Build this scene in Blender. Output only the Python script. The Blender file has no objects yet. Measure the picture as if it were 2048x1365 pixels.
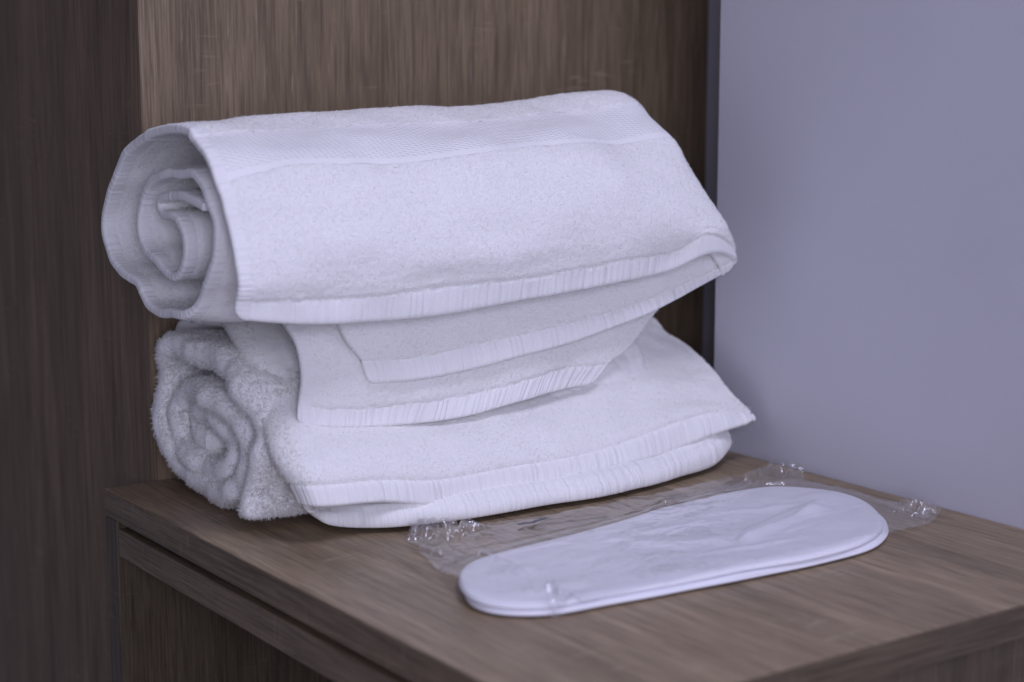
import bpy, math, random
import numpy as np
from mathutils import Vector

# ------------------------------------------------------------------ camera
scene = bpy.context.scene
cam_data = bpy.data.cameras.new('camera')
cam = bpy.data.objects.new('camera', cam_data)
scene.collection.objects.link(cam)
cam.location = (-0.4223, -1.0711, 0.2780)
cam.rotation_euler = (math.radians(90 - 9.06), 0.0, math.radians(-35.19))
cam_data.sensor_width = 36.0
cam_data.lens = 60.56
cam_data.clip_start = 0.02
cam_data.clip_end = 50.0
cam_data.dof.use_dof = True
cam_data.dof.focus_distance = 1.085
cam_data.dof.aperture_fstop = 5.0
scene.camera = cam

# ------------------------------------------------------------------ light
world = bpy.data.worlds.new('World')
scene.world = world
world.use_nodes = True
wbg = world.node_tree.nodes['Background']
wbg.inputs['Color'].default_value = (0.70, 0.69, 1.0, 1)
wbg.inputs['Strength'].default_value = WORLD_STRENGTH = 0.14


def area_lamp(name, loc, target, size, power, color):
    d = bpy.data.lights.new(name, 'AREA')
    d.shape = 'RECTANGLE'
    d.size, d.size_y = size
    d.energy = power
    d.color = color
    o = bpy.data.objects.new(name, d)
    scene.collection.objects.link(o)
    o.location = loc
    o.rotation_euler = (Vector(target) - Vector(loc)).to_track_quat('-Z', 'Y').to_euler()
    return o


LIGHT = (0.73, 0.73, 1.0)
area_lamp('ceiling_lamp', (0.18, -1.00, 1.50), (0.2, -0.15, 0.05), (0.45, 0.45), 9.4, LIGHT)
area_lamp('front_fill', (0.05, -1.90, 0.70), (0.2, -0.12, 0.10), (0.8, 0.7), 3.2, LIGHT)  # added frontal fill behind the camera, lifts the flaps under the overhang
area_lamp('left_fill', (-0.62, -1.58, 0.36), (0.1, -0.12, 0.08), (0.4, 0.6), 10.0, LIGHT)  # added fill from camera left for the rolled ends, no doorway there
scene.cycles.max_bounces = 14
scene.cycles.diffuse_bounces = 8
scene.cycles.transparent_max_bounces = 16

scene.view_settings.view_transform = 'Standard'
scene.view_settings.look = 'None'
scene.view_settings.gamma = 1.0
scene.view_settings.exposure = 0.0

# ------------------------------------------------------------------ cloth control rows, in 0.1 mm
CTRL_A = [[[-20,-2065,1387],[447,-2053,1322],[920,-2050,1301],[1392,-2050,1300],[1864,-2050,1334],[2336,-2050,1365],[2807,-2039,1407],[3276,-2017,1463],[3746,-1985,1497],[3866,-1910,1448],[3867,-1860,1395],[3793,-1845,1353]],[[-20,-2084,1493],[448,-2080,1463],[918,-2080,1453],[1387,-2080,1481],[1858,-2080,1488],[2328,-2080,1514],[2797,-2076,1556],[3264,-2036,1596],[3721,-1995,1586],[3851,-1910,1512],[3842,-1870,1453],[3764,-1855,1412]],[[-20,-2079,1626],[433,-2113,1643],[895,-2120,1642],[1356,-2120,1661],[1818,-2120,1674],[2280,-2120,1700],[2741,-2120,1735],[3201,-2075,1756],[3658,-2000,1712],[3673,-1961,1719],[3588,-1916,1727],[3478,-1897,1730]],[[-20,-2056,1777],[418,-2097,1827],[872,-2105,1830],[1325,-2105,1841],[1779,-2105,1860],[2232,-2105,1886],[2685,-2105,1915],[3133,-2047,1921],[3573,-1950,1855],[3588,-1910,1856],[3503,-1865,1857],[3393,-1845,1857]],[[-20,-1997,1939],[404,-2020,2013],[849,-2025,2019],[1295,-2025,2021],[1739,-2025,2046],[2184,-2025,2072],[2629,-2025,2094],[3071,-1963,2091],[3514,-1860,2021],[3529,-1821,2014],[3444,-1777,2005],[3334,-1757,2001]],[[-20,-1868,2112],[389,-1879,2202],[827,-1880,2207],[1264,-1880,2201],[1700,-1880,2232],[2136,-1880,2259],[2573,-1852,2273],[3004,-1783,2280],[3433,-1700,2264],[3448,-1667,2242],[3363,-1629,2217],[3253,-1612,2206]],[[-20,-1717,2273],[399,-1719,2301],[834,-1720,2299],[1270,-1720,2297],[1706,-1720,2314],[2141,-1720,2341],[2576,-1720,2360],[3006,-1656,2371],[3429,-1550,2357],[3444,-1523,2328],[3359,-1492,2295],[3249,-1479,2280]],[[-20,-1591,2372],[409,-1525,2385],[842,-1500,2390],[1277,-1500,2393],[1711,-1500,2397],[2145,-1500,2424],[2579,-1483,2446],[3012,-1450,2464],[3444,-1400,2456],[3459,-1382,2420],[3374,-1361,2380],[3264,-1352,2362]],[[-20,-1378,2426],[391,-1223,2428],[826,-1180,2464],[1266,-1180,2480],[1706,-1180,2484],[2146,-1180,2492],[2585,-1180,2519],[3023,-1197,2563],[3456,-1220,2504],[3471,-1213,2464],[3386,-1204,2420],[3276,-1200,2401]],[[-20,-1143,2401],[419,-1143,2403],[858,-1143,2436],[1296,-1143,2451],[1735,-1143,2454],[2174,-1143,2461],[2612,-1143,2486],[3051,-1143,2525],[3490,-1143,2472],[3505,-1140,2432],[3420,-1137,2387],[3310,-1136,2367]],[[-20,-882,2340],[420,-857,2341],[860,-832,2367],[1300,-807,2378],[1740,-782,2380],[2180,-757,2386],[2620,-732,2405],[3060,-707,2436],[3500,-682,2394],[3515,-707,2363],[3430,-735,2328],[3320,-747,2312]],[[-20,-672,2283],[420,-659,2285],[860,-647,2301],[1300,-634,2308],[1740,-622,2310],[2180,-609,2313],[2620,-597,2326],[3060,-584,2345],[3500,-572,2319],[3515,-602,2293],[3430,-636,2264],[3320,-652,2251]],[[-20,-499,2190],[420,-499,2191],[860,-499,2200],[1300,-499,2204],[1740,-499,2205],[2180,-499,2207],[2620,-499,2214],[3060,-499,2225],[3500,-499,2210],[3515,-533,2190],[3430,-573,2168],[3320,-590,2158]],[[-20,-366,2056],[420,-366,2056],[860,-366,2059],[1300,-366,2061],[1740,-366,2061],[2180,-366,2062],[2620,-366,2065],[3060,-366,2069],[3500,-366,2063],[3515,-404,2053],[3430,-448,2042],[3320,-467,2037]],[[-20,-246,1915],[420,-246,1913],[860,-246,1911],[1300,-246,1909],[1740,-246,1909],[2180,-246,1909],[2620,-246,1909],[3060,-246,1909],[3500,-246,1909],[3515,-286,1908],[3430,-331,1906],[3320,-351,1905]],[[-20,-208,1779],[420,-208,1774],[860,-208,1770],[1300,-208,1767],[1740,-208,1767],[2180,-208,1767],[2620,-208,1767],[3060,-208,1767],[3500,-208,1767],[3515,-247,1771],[3430,-292,1776],[3320,-312,1779]],[[-20,-238,1666],[420,-238,1659],[860,-238,1652],[1300,-238,1648],[1740,-238,1648],[2180,-238,1648],[2620,-238,1648],[3060,-238,1648],[3500,-238,1648],[3515,-250,1651],[3430,-263,1654],[3320,-269,1655]],[[-20,-329,1577],[420,-329,1568],[860,-329,1559],[1300,-329,1553],[1740,-329,1553],[2180,-329,1553],[2620,-329,1553],[3060,-329,1553],[3500,-329,1553],[3515,-340,1558],[3430,-352,1563],[3320,-358,1565]],[[-20,-522,1491],[420,-522,1479],[860,-522,1468],[1300,-522,1461],[1740,-522,1461],[2180,-522,1461],[2620,-522,1461],[3060,-522,1461],[3500,-522,1461],[3515,-532,1468],[3430,-543,1475],[3320,-548,1479]],[[-20,-728,1420],[420,-728,1407],[860,-728,1393],[1300,-728,1384],[1740,-728,1384],[2180,-728,1384],[2620,-728,1384],[3060,-728,1384],[3500,-728,1384],[3515,-735,1394],[3430,-743,1405],[3320,-747,1409]],[[-20,-852,1347],[420,-852,1331],[860,-852,1315],[1300,-852,1305],[1740,-852,1305],[2180,-852,1305],[2620,-852,1305],[3060,-852,1305],[3500,-852,1305],[3515,-857,1316],[3430,-862,1328],[3320,-864,1334]],[[-20,-1095,1319],[420,-1095,1301],[860,-1095,1283],[1300,-1095,1271],[1740,-1095,1271],[2180,-1095,1271],[2620,-1095,1271],[3060,-1095,1271],[3500,-1095,1271],[3515,-1095,1283],[3430,-1095,1297],[3320,-1095,1303]],[[-20,-1445,1342],[420,-1445,1322],[860,-1445,1302],[1300,-1445,1288],[1740,-1445,1288],[2180,-1445,1288],[2620,-1445,1288],[3060,-1445,1288],[3500,-1445,1288],[3515,-1439,1298],[3430,-1432,1310],[3320,-1429,1315]],[[20,-1514,1412],[455,-1514,1412],[890,-1514,1412],[1325,-1514,1412],[1760,-1514,1412],[2195,-1514,1412],[2630,-1514,1412],[3065,-1514,1412],[3500,-1514,1412],[3515,-1506,1421],[3430,-1497,1431],[3320,-1493,1435]],[[20,-1638,1554],[455,-1638,1554],[890,-1638,1554],[1325,-1638,1554],[1760,-1638,1554],[2195,-1638,1554],[2630,-1638,1554],[3065,-1638,1554],[3500,-1638,1554],[3515,-1627,1560],[3430,-1616,1567],[3320,-1611,1570]],[[20,-1733,1695],[443,-1733,1695],[865,-1733,1695],[1288,-1733,1695],[1710,-1733,1695],[2133,-1733,1695],[2555,-1733,1695],[2978,-1733,1695],[3400,-1733,1695],[3415,-1721,1699],[3330,-1708,1702],[3220,-1702,1704]],[[20,-1752,1794],[443,-1752,1794],[865,-1752,1794],[1288,-1752,1794],[1710,-1752,1794],[2133,-1752,1794],[2555,-1752,1794],[2978,-1752,1794],[3400,-1752,1794],[3415,-1740,1796],[3330,-1727,1797],[3220,-1721,1798]],[[20,-1733,1913],[443,-1733,1913],[865,-1733,1913],[1288,-1733,1913],[1710,-1733,1913],[2133,-1733,1913],[2555,-1733,1913],[2978,-1733,1913],[3400,-1733,1913],[3415,-1721,1912],[3330,-1708,1911],[3220,-1702,1911]],[[20,-1662,2028],[443,-1662,2028],[865,-1662,2028],[1288,-1662,2028],[1710,-1662,2028],[2133,-1662,2028],[2555,-1662,2028],[2978,-1662,2028],[3400,-1662,2028],[3415,-1650,2024],[3330,-1637,2021],[3220,-1631,2019]],[[20,-1568,2111],[443,-1568,2111],[865,-1568,2111],[1288,-1568,2111],[1710,-1568,2111],[2133,-1568,2111],[2555,-1568,2111],[2978,-1568,2111],[3400,-1568,2111],[3415,-1557,2105],[3330,-1545,2099],[3220,-1540,2096]],[[20,-1416,2166],[442,-1416,2166],[865,-1416,2166],[1287,-1416,2166],[1710,-1416,2166],[2132,-1416,2166],[2555,-1416,2166],[2978,-1416,2166],[3400,-1416,2166],[3415,-1407,2158],[3330,-1397,2149],[3220,-1393,2145]],[[20,-1236,2181],[443,-1236,2181],[865,-1236,2181],[1288,-1236,2181],[1710,-1236,2181],[2133,-1236,2181],[2555,-1236,2181],[2978,-1236,2181],[3400,-1236,2181],[3415,-1231,2170],[3330,-1226,2157],[3220,-1223,2152]],[[20,-1040,2147],[443,-1040,2147],[865,-1040,2147],[1288,-1040,2147],[1710,-1040,2147],[2133,-1040,2147],[2555,-1040,2147],[2978,-1040,2147],[3400,-1040,2147],[3415,-1042,2136],[3330,-1045,2123],[3220,-1047,2117]],[[20,-865,2081],[443,-865,2081],[865,-865,2081],[1288,-865,2081],[1710,-865,2081],[2133,-865,2081],[2555,-865,2081],[2978,-865,2081],[3400,-865,2081],[3415,-874,2073],[3330,-884,2064],[3220,-888,2060]],[[20,-743,1983],[443,-743,1983],[865,-743,1983],[1288,-743,1983],[1710,-743,1983],[2133,-743,1983],[2555,-743,1983],[2978,-743,1983],[3400,-743,1983],[3415,-755,1979],[3330,-768,1975],[3220,-773,1973]],[[20,-687,1862],[442,-687,1862],[865,-687,1862],[1287,-687,1862],[1710,-687,1862],[2132,-687,1862],[2555,-687,1862],[2978,-687,1862],[3400,-687,1862],[3415,-699,1862],[3330,-713,1862],[3220,-719,1862]],[[20,-694,1766],[443,-694,1766],[865,-694,1766],[1288,-694,1766],[1710,-694,1766],[2133,-694,1766],[2555,-694,1766],[2978,-694,1766],[3400,-694,1766],[3415,-706,1769],[3330,-719,1773],[3220,-725,1774]],[[20,-748,1678],[443,-748,1678],[865,-748,1678],[1288,-748,1678],[1710,-748,1678],[2133,-748,1678],[2555,-748,1678],[2978,-748,1678],[3400,-748,1678],[3415,-759,1683],[3330,-771,1690],[3220,-776,1693]],[[20,-910,1621],[443,-910,1621],[865,-910,1621],[1288,-910,1621],[1710,-910,1621],[2133,-910,1621],[2555,-910,1621],[2978,-910,1621],[3400,-910,1621],[3415,-917,1630],[3330,-925,1641],[3220,-929,1646]],[[20,-1045,1557],[443,-1045,1557],[865,-1045,1557],[1288,-1045,1557],[1710,-1045,1557],[2133,-1045,1557],[2555,-1045,1557],[2978,-1045,1557],[3400,-1045,1557],[3415,-1047,1569],[3330,-1050,1582],[3220,-1051,1588]],[[20,-1167,1545],[443,-1167,1545],[865,-1167,1545],[1288,-1167,1545],[1710,-1167,1545],[2133,-1167,1545],[2555,-1167,1545],[2978,-1167,1545],[3400,-1167,1545],[3415,-1165,1557],[3330,-1162,1570],[3220,-1161,1576]],[[20,-1265,1608],[443,-1265,1608],[865,-1265,1608],[1288,-1265,1608],[1710,-1265,1608],[2133,-1265,1608],[2555,-1265,1608],[2978,-1265,1608],[3400,-1265,1608],[3415,-1258,1619],[3330,-1251,1630],[3220,-1248,1635]],[[20,-1321,1703],[443,-1321,1703],[865,-1321,1703],[1288,-1321,1703],[1710,-1321,1703],[2133,-1321,1703],[2555,-1321,1703],[2978,-1321,1703],[3400,-1321,1703],[3415,-1311,1710],[3330,-1300,1718],[3220,-1295,1722]],[[20,-1313,1800],[443,-1313,1800],[865,-1313,1800],[1288,-1313,1800],[1710,-1313,1800],[2133,-1313,1800],[2555,-1313,1800],[2978,-1313,1800],[3400,-1313,1800],[3415,-1302,1803],[3330,-1289,1808],[3220,-1284,1810]],[[20,-1256,1872],[443,-1256,1872],[865,-1256,1872],[1288,-1256,1872],[1710,-1256,1872],[2133,-1256,1872],[2555,-1256,1872],[2978,-1256,1872],[3400,-1256,1872],[3415,-1244,1872],[3330,-1230,1872],[3220,-1224,1872]],[[20,-1108,1906],[443,-1108,1906],[865,-1108,1906],[1288,-1108,1906],[1710,-1108,1906],[2133,-1108,1906],[2555,-1108,1906],[2978,-1108,1906],[3400,-1108,1906],[3415,-1106,1895],[3330,-1103,1882],[3220,-1101,1876]],[[20,-986,1925],[443,-986,1925],[865,-986,1925],[1288,-986,1925],[1710,-986,1925],[2133,-986,1925],[2555,-986,1925],[2978,-986,1925],[3400,-986,1925],[3415,-997,1920],[3330,-1009,1914],[3220,-1014,1911]],[[20,-967,1969],[443,-967,1969],[865,-967,1969],[1288,-967,1969],[1710,-967,1969],[2133,-967,1969],[2555,-967,1969],[2978,-967,1969],[3400,-967,1969],[3415,-977,1962],[3330,-988,1954],[3220,-993,1950]],[[20,-1059,2014],[443,-1059,2014],[865,-1059,2014],[1288,-1059,2014],[1710,-1059,2014],[2133,-1059,2014],[2555,-1059,2014],[2978,-1059,2014],[3400,-1059,2014],[3415,-1062,2002],[3330,-1066,1989],[3220,-1067,1984]],[[20,-1240,2043],[443,-1240,2043],[865,-1240,2043],[1288,-1240,2043],[1710,-1240,2043],[2133,-1240,2043],[2555,-1240,2043],[2978,-1240,2043],[3400,-1240,2043],[3415,-1232,2033],[3330,-1224,2023],[3220,-1220,2018]],[[20,-1447,2035],[443,-1447,2035],[865,-1447,2035],[1288,-1447,2035],[1710,-1447,2035],[2133,-1447,2035],[2555,-1447,2035],[2978,-1447,2035],[3400,-1447,2035],[3415,-1437,2029],[3330,-1424,2024],[3220,-1419,2021]],[[20,-1620,1991],[443,-1620,1991],[865,-1620,1991],[1288,-1620,1991],[1710,-1620,1991],[2133,-1620,1991],[2555,-1620,1991],[2978,-1620,1991],[3400,-1620,1991],[3415,-1608,1988],[3330,-1595,1985],[3220,-1589,1984]]]
CTRL_B = [[[957,-1840,883],[1329,-1849,877],[1701,-1857,900],[2071,-1865,948],[2441,-1866,994],[2807,-1860,1065],[3171,-1853,1145],[3526,-1839,1256],[3880,-1810,1368]],[[927,-1830,1029],[1299,-1839,1016],[1670,-1847,1047],[2041,-1855,1084],[2412,-1856,1121],[2782,-1850,1166],[3149,-1844,1233],[3510,-1832,1323],[3868,-1807,1425]],[[843,-1810,1141],[1222,-1819,1146],[1600,-1827,1176],[1978,-1835,1214],[2355,-1835,1250],[2732,-1830,1287],[3109,-1824,1332],[3483,-1818,1393],[3853,-1801,1471]],[[788,-1780,1284],[1169,-1789,1306],[1551,-1797,1331],[1933,-1805,1350],[2315,-1806,1374],[2696,-1801,1402],[3077,-1794,1434],[3457,-1797,1479],[3837,-1792,1520]],[[783,-1720,1399],[1164,-1729,1419],[1546,-1737,1441],[1928,-1745,1464],[2310,-1746,1487],[2691,-1740,1511],[3073,-1739,1537],[3452,-1768,1580],[3832,-1774,1606]]]
CTRL_C = [[[544,-1720,663],[810,-1791,626],[1089,-1800,601],[1368,-1800,588],[1649,-1800,590],[1927,-1792,618],[2206,-1782,649],[2485,-1771,672],[2765,-1760,678]],[[554,-1705,775],[833,-1777,737],[1126,-1785,721],[1420,-1785,716],[1714,-1784,725],[2006,-1777,752],[2297,-1767,794],[2589,-1756,814],[2882,-1745,797]],[[591,-1680,911],[887,-1755,890],[1192,-1760,877],[1499,-1760,880],[1804,-1758,896],[2109,-1753,923],[2414,-1742,950],[2720,-1730,946],[3013,-1720,856]],[[594,-1660,1044],[908,-1737,1039],[1231,-1740,1034],[1554,-1740,1039],[1877,-1738,1052],[2199,-1733,1067],[2522,-1722,1063],[2841,-1710,1029],[3150,-1700,937]],[[578,-1620,1153],[914,-1693,1168],[1257,-1700,1173],[1601,-1700,1177],[1945,-1695,1178],[2290,-1688,1175],[2634,-1680,1173],[2973,-1671,1128],[3310,-1660,1057]],[[556,-1550,1252],[919,-1617,1276],[1286,-1630,1286],[1656,-1630,1293],[2025,-1625,1287],[2394,-1618,1276],[2763,-1611,1264],[3128,-1601,1213],[3492,-1590,1156]],[[593,-1440,1352],[973,-1464,1364],[1353,-1488,1375],[1733,-1512,1387],[2114,-1515,1380],[2495,-1508,1364],[2875,-1501,1348],[3253,-1491,1295],[3630,-1480,1240]]]
CTRL_D = [[[593,-1820,225],[463,-1900,235],[425,-1970,245],[433,-2020,245],[878,-2080,210],[1334,-2080,129],[1798,-2080,151],[2262,-2075,168],[2726,-2048,179],[3188,-2007,198],[3647,-1967,255],[4104,-1930,294]],[[568,-1780,352],[438,-1860,362],[400,-1930,372],[408,-1980,372],[865,-2040,333],[1325,-2040,274],[1791,-2040,282],[2256,-2040,279],[2720,-2002,295],[3178,-1956,357],[3640,-1912,395],[4096,-1870,332]],[[541,-1680,466],[411,-1760,476],[373,-1830,486],[381,-1880,486],[832,-1940,477],[1285,-1940,434],[1740,-1940,420],[2195,-1926,414],[2650,-1896,418],[3103,-1862,438],[3555,-1820,463],[4008,-1780,447]],[[567,-1510,582],[437,-1590,592],[399,-1660,602],[407,-1710,602],[853,-1765,593],[1301,-1770,557],[1750,-1770,543],[2200,-1765,535],[2649,-1741,544],[3098,-1717,553],[3546,-1688,563],[3995,-1660,546]],[[615,-1320,712],[485,-1400,722],[447,-1470,732],[455,-1520,732],[898,-1568,727],[1342,-1580,710],[1787,-1580,690],[2232,-1580,670],[2677,-1568,678],[3122,-1556,686],[3566,-1543,653],[4009,-1530,613]],[[646,-1160,853],[516,-1240,863],[478,-1310,873],[486,-1360,873],[921,-1402,872],[1357,-1420,861],[1794,-1420,843],[2231,-1420,826],[2667,-1412,818],[3104,-1401,814],[3539,-1390,778],[3971,-1380,714]],[[659,-1020,988],[529,-1100,998],[491,-1170,1008],[499,-1220,1008],[929,-1258,1012],[1359,-1280,1008],[1790,-1279,994],[2221,-1278,981],[2652,-1273,967],[3083,-1261,954],[3510,-1250,917],[3922,-1240,792]],[[700,-820,1080],[570,-900,1090],[532,-970,1100],[540,-1020,1100],[972,-1054,1104],[1404,-1080,1106],[1837,-1078,1097],[2270,-1077,1088],[2703,-1074,1076],[3135,-1066,1052],[3567,-1057,1028],[3949,-1050,825]],[[732,-660,1134],[602,-740,1144],[564,-810,1154],[572,-860,1154],[1004,-892,1150],[1436,-920,1146],[1870,-919,1139],[2303,-918,1131],[2736,-916,1123],[3169,-910,1096],[3601,-905,1069],[3986,-900,889]],[[732,-260,1124],[602,-340,1134],[564,-410,1144],[572,-460,1144],[963,-492,1140],[1354,-520,1136],[1745,-519,1129],[2136,-518,1121],[2527,-516,1113],[2918,-510,1086],[3309,-505,1059],[3700,-500,879]],[[732,90,1014],[602,10,1024],[564,-60,1034],[572,-110,1034],[963,-142,1030],[1354,-170,1026],[1745,-169,1019],[2136,-168,1011],[2527,-166,1003],[2918,-160,976],[3309,-155,949],[3700,-150,769]],[[732,140,784],[602,60,794],[564,-10,804],[572,-60,804],[963,-60,800],[1354,-60,796],[1745,-60,789],[2136,-60,781],[2527,-60,773],[2918,-60,746],[3309,-60,719],[3700,-60,539]]]
CTRL_E = [[[459,-1970,218],[662,-1839,67],[865,-1969,35],[1157,-2090,35],[1470,-2139,35],[1785,-2153,35],[2101,-2153,35],[2416,-2179,35],[2730,-2159,35],[3043,-2114,35],[3352,-2048,35],[3658,-1975,48],[3928,-1840,137]],[[450,-1978,248],[657,-1847,97],[865,-1977,75],[1157,-2098,75],[1470,-2147,75],[1785,-2161,75],[2101,-2161,75],[2416,-2187,75],[2730,-2167,75],[3043,-2122,79],[3352,-2056,98],[3651,-1983,122],[3915,-1848,167]],[[483,-1950,197],[674,-1819,125],[865,-1949,125],[1157,-2070,125],[1470,-2119,125],[1785,-2133,125],[2101,-2133,125],[2416,-2159,125],[2730,-2139,125],[3043,-2094,132],[3352,-2028,164],[3640,-1955,204],[3892,-1820,250]],[[567,-1880,197],[716,-1749,155],[865,-1879,155],[1157,-2000,155],[1470,-2049,155],[1785,-2063,155],[2101,-2063,155],[2416,-2089,155],[2730,-2069,155],[3043,-2024,163],[3352,-1958,203],[3612,-1885,253],[3836,-1750,310]],[[819,-1670,197],[842,-1539,160],[865,-1669,160],[1157,-1790,160],[1470,-1839,160],[1785,-1853,160],[2101,-1853,160],[2416,-1879,160],[2730,-1859,160],[3043,-1814,169],[3352,-1748,209],[3528,-1675,261],[3668,-1540,320]],[[1299,-1270,197],[1082,-1139,160],[865,-1269,160],[1157,-1390,160],[1470,-1439,160],[1785,-1453,160],[2101,-1453,160],[2416,-1479,160],[2730,-1459,160],[3043,-1414,169],[3352,-1348,209],[3368,-1275,261],[3348,-1140,320]]]
CTRL_S = [[[229,-1496,62],[1022,-1566,62],[1815,-1596,62],[2607,-1596,62],[3400,-1496,62]],[[270,-1485,156],[1053,-1556,156],[1835,-1585,156],[2618,-1585,156],[3400,-1485,156]],[[320,-1486,295],[1090,-1550,295],[1860,-1576,295],[2630,-1576,295],[3400,-1486,295]],[[320,-1542,460],[1090,-1591,460],[1860,-1612,460],[2630,-1612,460],[3400,-1542,460]],[[320,-1525,641],[1090,-1560,641],[1860,-1575,641],[2630,-1575,641],[3400,-1525,641]],[[320,-1433,795],[1090,-1454,795],[1860,-1463,795],[2630,-1463,795],[3400,-1433,795]],[[320,-1222,911],[1090,-1229,911],[1860,-1232,911],[2630,-1232,911],[3400,-1222,911]],[[320,-906,960],[1090,-906,960],[1860,-906,960],[2630,-906,960],[3400,-906,960]],[[320,-557,976],[1090,-557,976],[1860,-557,976],[2630,-557,976],[3400,-557,976]],[[320,-298,954],[1090,-298,954],[1860,-298,954],[2630,-298,954],[3400,-298,954]],[[320,-175,814],[1090,-175,814],[1860,-175,814],[2630,-175,814],[3400,-175,814]],[[320,-135,622],[1090,-135,622],[1860,-135,622],[2630,-135,622],[3400,-135,622]],[[320,-160,423],[1090,-160,423],[1860,-160,423],[2630,-160,423],[3400,-160,423]],[[320,-270,280],[1090,-270,280],[1860,-270,280],[2630,-270,280],[3400,-270,280]],[[320,-437,176],[1090,-437,176],[1860,-437,176],[2630,-437,176],[3400,-437,176]],[[320,-694,127],[1090,-694,127],[1860,-694,127],[2630,-694,127],[3400,-694,127]],[[320,-996,116],[1090,-996,116],[1860,-996,116],[2630,-996,116],[3400,-996,116]],[[320,-1238,245],[1090,-1238,245],[1860,-1238,245],[2630,-1238,245],[3400,-1238,245]],[[360,-1277,421],[1120,-1277,421],[1880,-1277,421],[2640,-1277,421],[3400,-1277,421]],[[360,-1238,578],[1120,-1238,578],[1880,-1238,578],[2640,-1238,578],[3400,-1238,578]],[[360,-1041,680],[1120,-1041,680],[1880,-1041,680],[2640,-1041,680],[3400,-1041,680]],[[360,-753,721],[1120,-753,721],[1880,-753,721],[2640,-753,721],[3400,-753,721]],[[360,-464,702],[1120,-464,702],[1880,-464,702],[2640,-464,702],[3400,-464,702]],[[360,-316,603],[1120,-316,603],[1880,-316,603],[2640,-316,603],[3400,-316,603]],[[360,-320,445],[1120,-320,445],[1880,-320,445],[2640,-320,445],[3400,-320,445]],[[360,-422,329],[1120,-422,329],[1880,-422,329],[2640,-422,329],[3400,-422,329]],[[360,-647,251],[1120,-647,251],[1880,-647,251],[2640,-647,251],[3400,-647,251]],[[360,-884,251],[1120,-884,251],[1880,-884,251],[2640,-884,251],[3400,-884,251]],[[360,-1041,339],[1120,-1041,339],[1880,-1041,339],[2640,-1041,339],[3400,-1041,339]],[[400,-985,426],[1150,-985,426],[1900,-985,426],[2650,-985,426],[3400,-985,426]],[[400,-854,526],[1150,-854,526],[1900,-854,526],[2650,-854,526],[3400,-854,526]],[[400,-626,552],[1150,-626,552],[1900,-626,552],[2650,-626,552],[3400,-626,552]],[[400,-501,505],[1150,-501,505],[1900,-501,505],[2650,-501,505],[3400,-501,505]],[[400,-542,425],[1150,-542,425],[1900,-542,425],[2650,-542,425],[3400,-542,425]],[[400,-720,384],[1150,-720,384],[1900,-720,384],[2650,-720,384],[3400,-720,384]]]
CTRL_slip = [[687,-3255],[606,-3396],[553,-3551],[564,-3683],[639,-3798],[790,-3894],[1044,-3939],[1426,-3963],[1812,-4002],[2221,-4036],[2588,-4053],[2893,-4029],[3139,-3953],[3358,-3820],[3510,-3671],[3657,-3460],[3729,-3231],[3713,-3026],[3622,-2846],[3511,-2751],[3309,-2708],[2956,-2717],[2484,-2785],[1935,-2886],[1450,-2946],[1108,-2985],[883,-3068]]
CTRL_bag = [[918,-2340],[1053,-2167],[1201,-2061],[1243,-2232],[1438,-2200],[1780,-2268],[2024,-2307],[2498,-2273],[3002,-2272],[3249,-2244],[3528,-2233],[3640,-2206],[3727,-2231],[4024,-2186],[3931,-2322],[4149,-2348],[3941,-2577],[3983,-2847],[3987,-3163],[3963,-3462],[4075,-3663],[3787,-3814],[3413,-3899],[3229,-3970],[2645,-4039],[1741,-4003],[1237,-3989],[899,-4004],[720,-4053],[793,-3869],[643,-3703],[596,-3496],[697,-3100],[842,-2669]]
CTRL_ridge = [[[2692,-2587],[2924,-2560],[3208,-2531],[3363,-2506],[3515,-2458]],[[3505,-2468],[3574,-2569],[3682,-2645],[3814,-2651]],[[954,-3061],[962,-3244],[908,-3599]],[[849,-3836],[829,-3991],[936,-3997]],[[2968,-2607],[3144,-2650],[3376,-2683]],[[3508,-3889],[3649,-3862],[3733,-3878]],[[893,-2453],[907,-2567],[937,-2679]]]
CTRL_mark = [[1642,-2457],[1696,-2454],[1743,-2472],[1790,-2448],[1863,-2442]]
CTRL_thread0 = [[4023,-1870,370],[4051,-1870,403],[4090,-1860,375],[4104,-1860,388]]
CTRL_thread1 = [[3907,-1840,212],[3951,-1840,192],[3975,-1830,158],[3947,-1830,133],[3932,-1830,149]]

# ------------------------------------------------------------------ helpers
COL = scene.collection
RNG = np.random.default_rng(7)


def link(o, parent=None):
    COL.objects.link(o)
    if parent is not None:
        o.parent = parent
        o.matrix_parent_inverse = parent.matrix_world.inverted()
    return o


def tag(o, label=None, category=None, group=None, kind=None):
    if label:
        o['label'] = label
    if category:
        o['category'] = category
    if group:
        o['group'] = group
    if kind:
        o['kind'] = kind
    return o


def thing(name, label, category, loc, group=None):
    o = bpy.data.objects.new(name, None)
    o.empty_display_size = 0.02
    o.location = loc
    COL.objects.link(o)
    bpy.context.view_layer.update()
    return tag(o, label, category, group)


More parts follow.
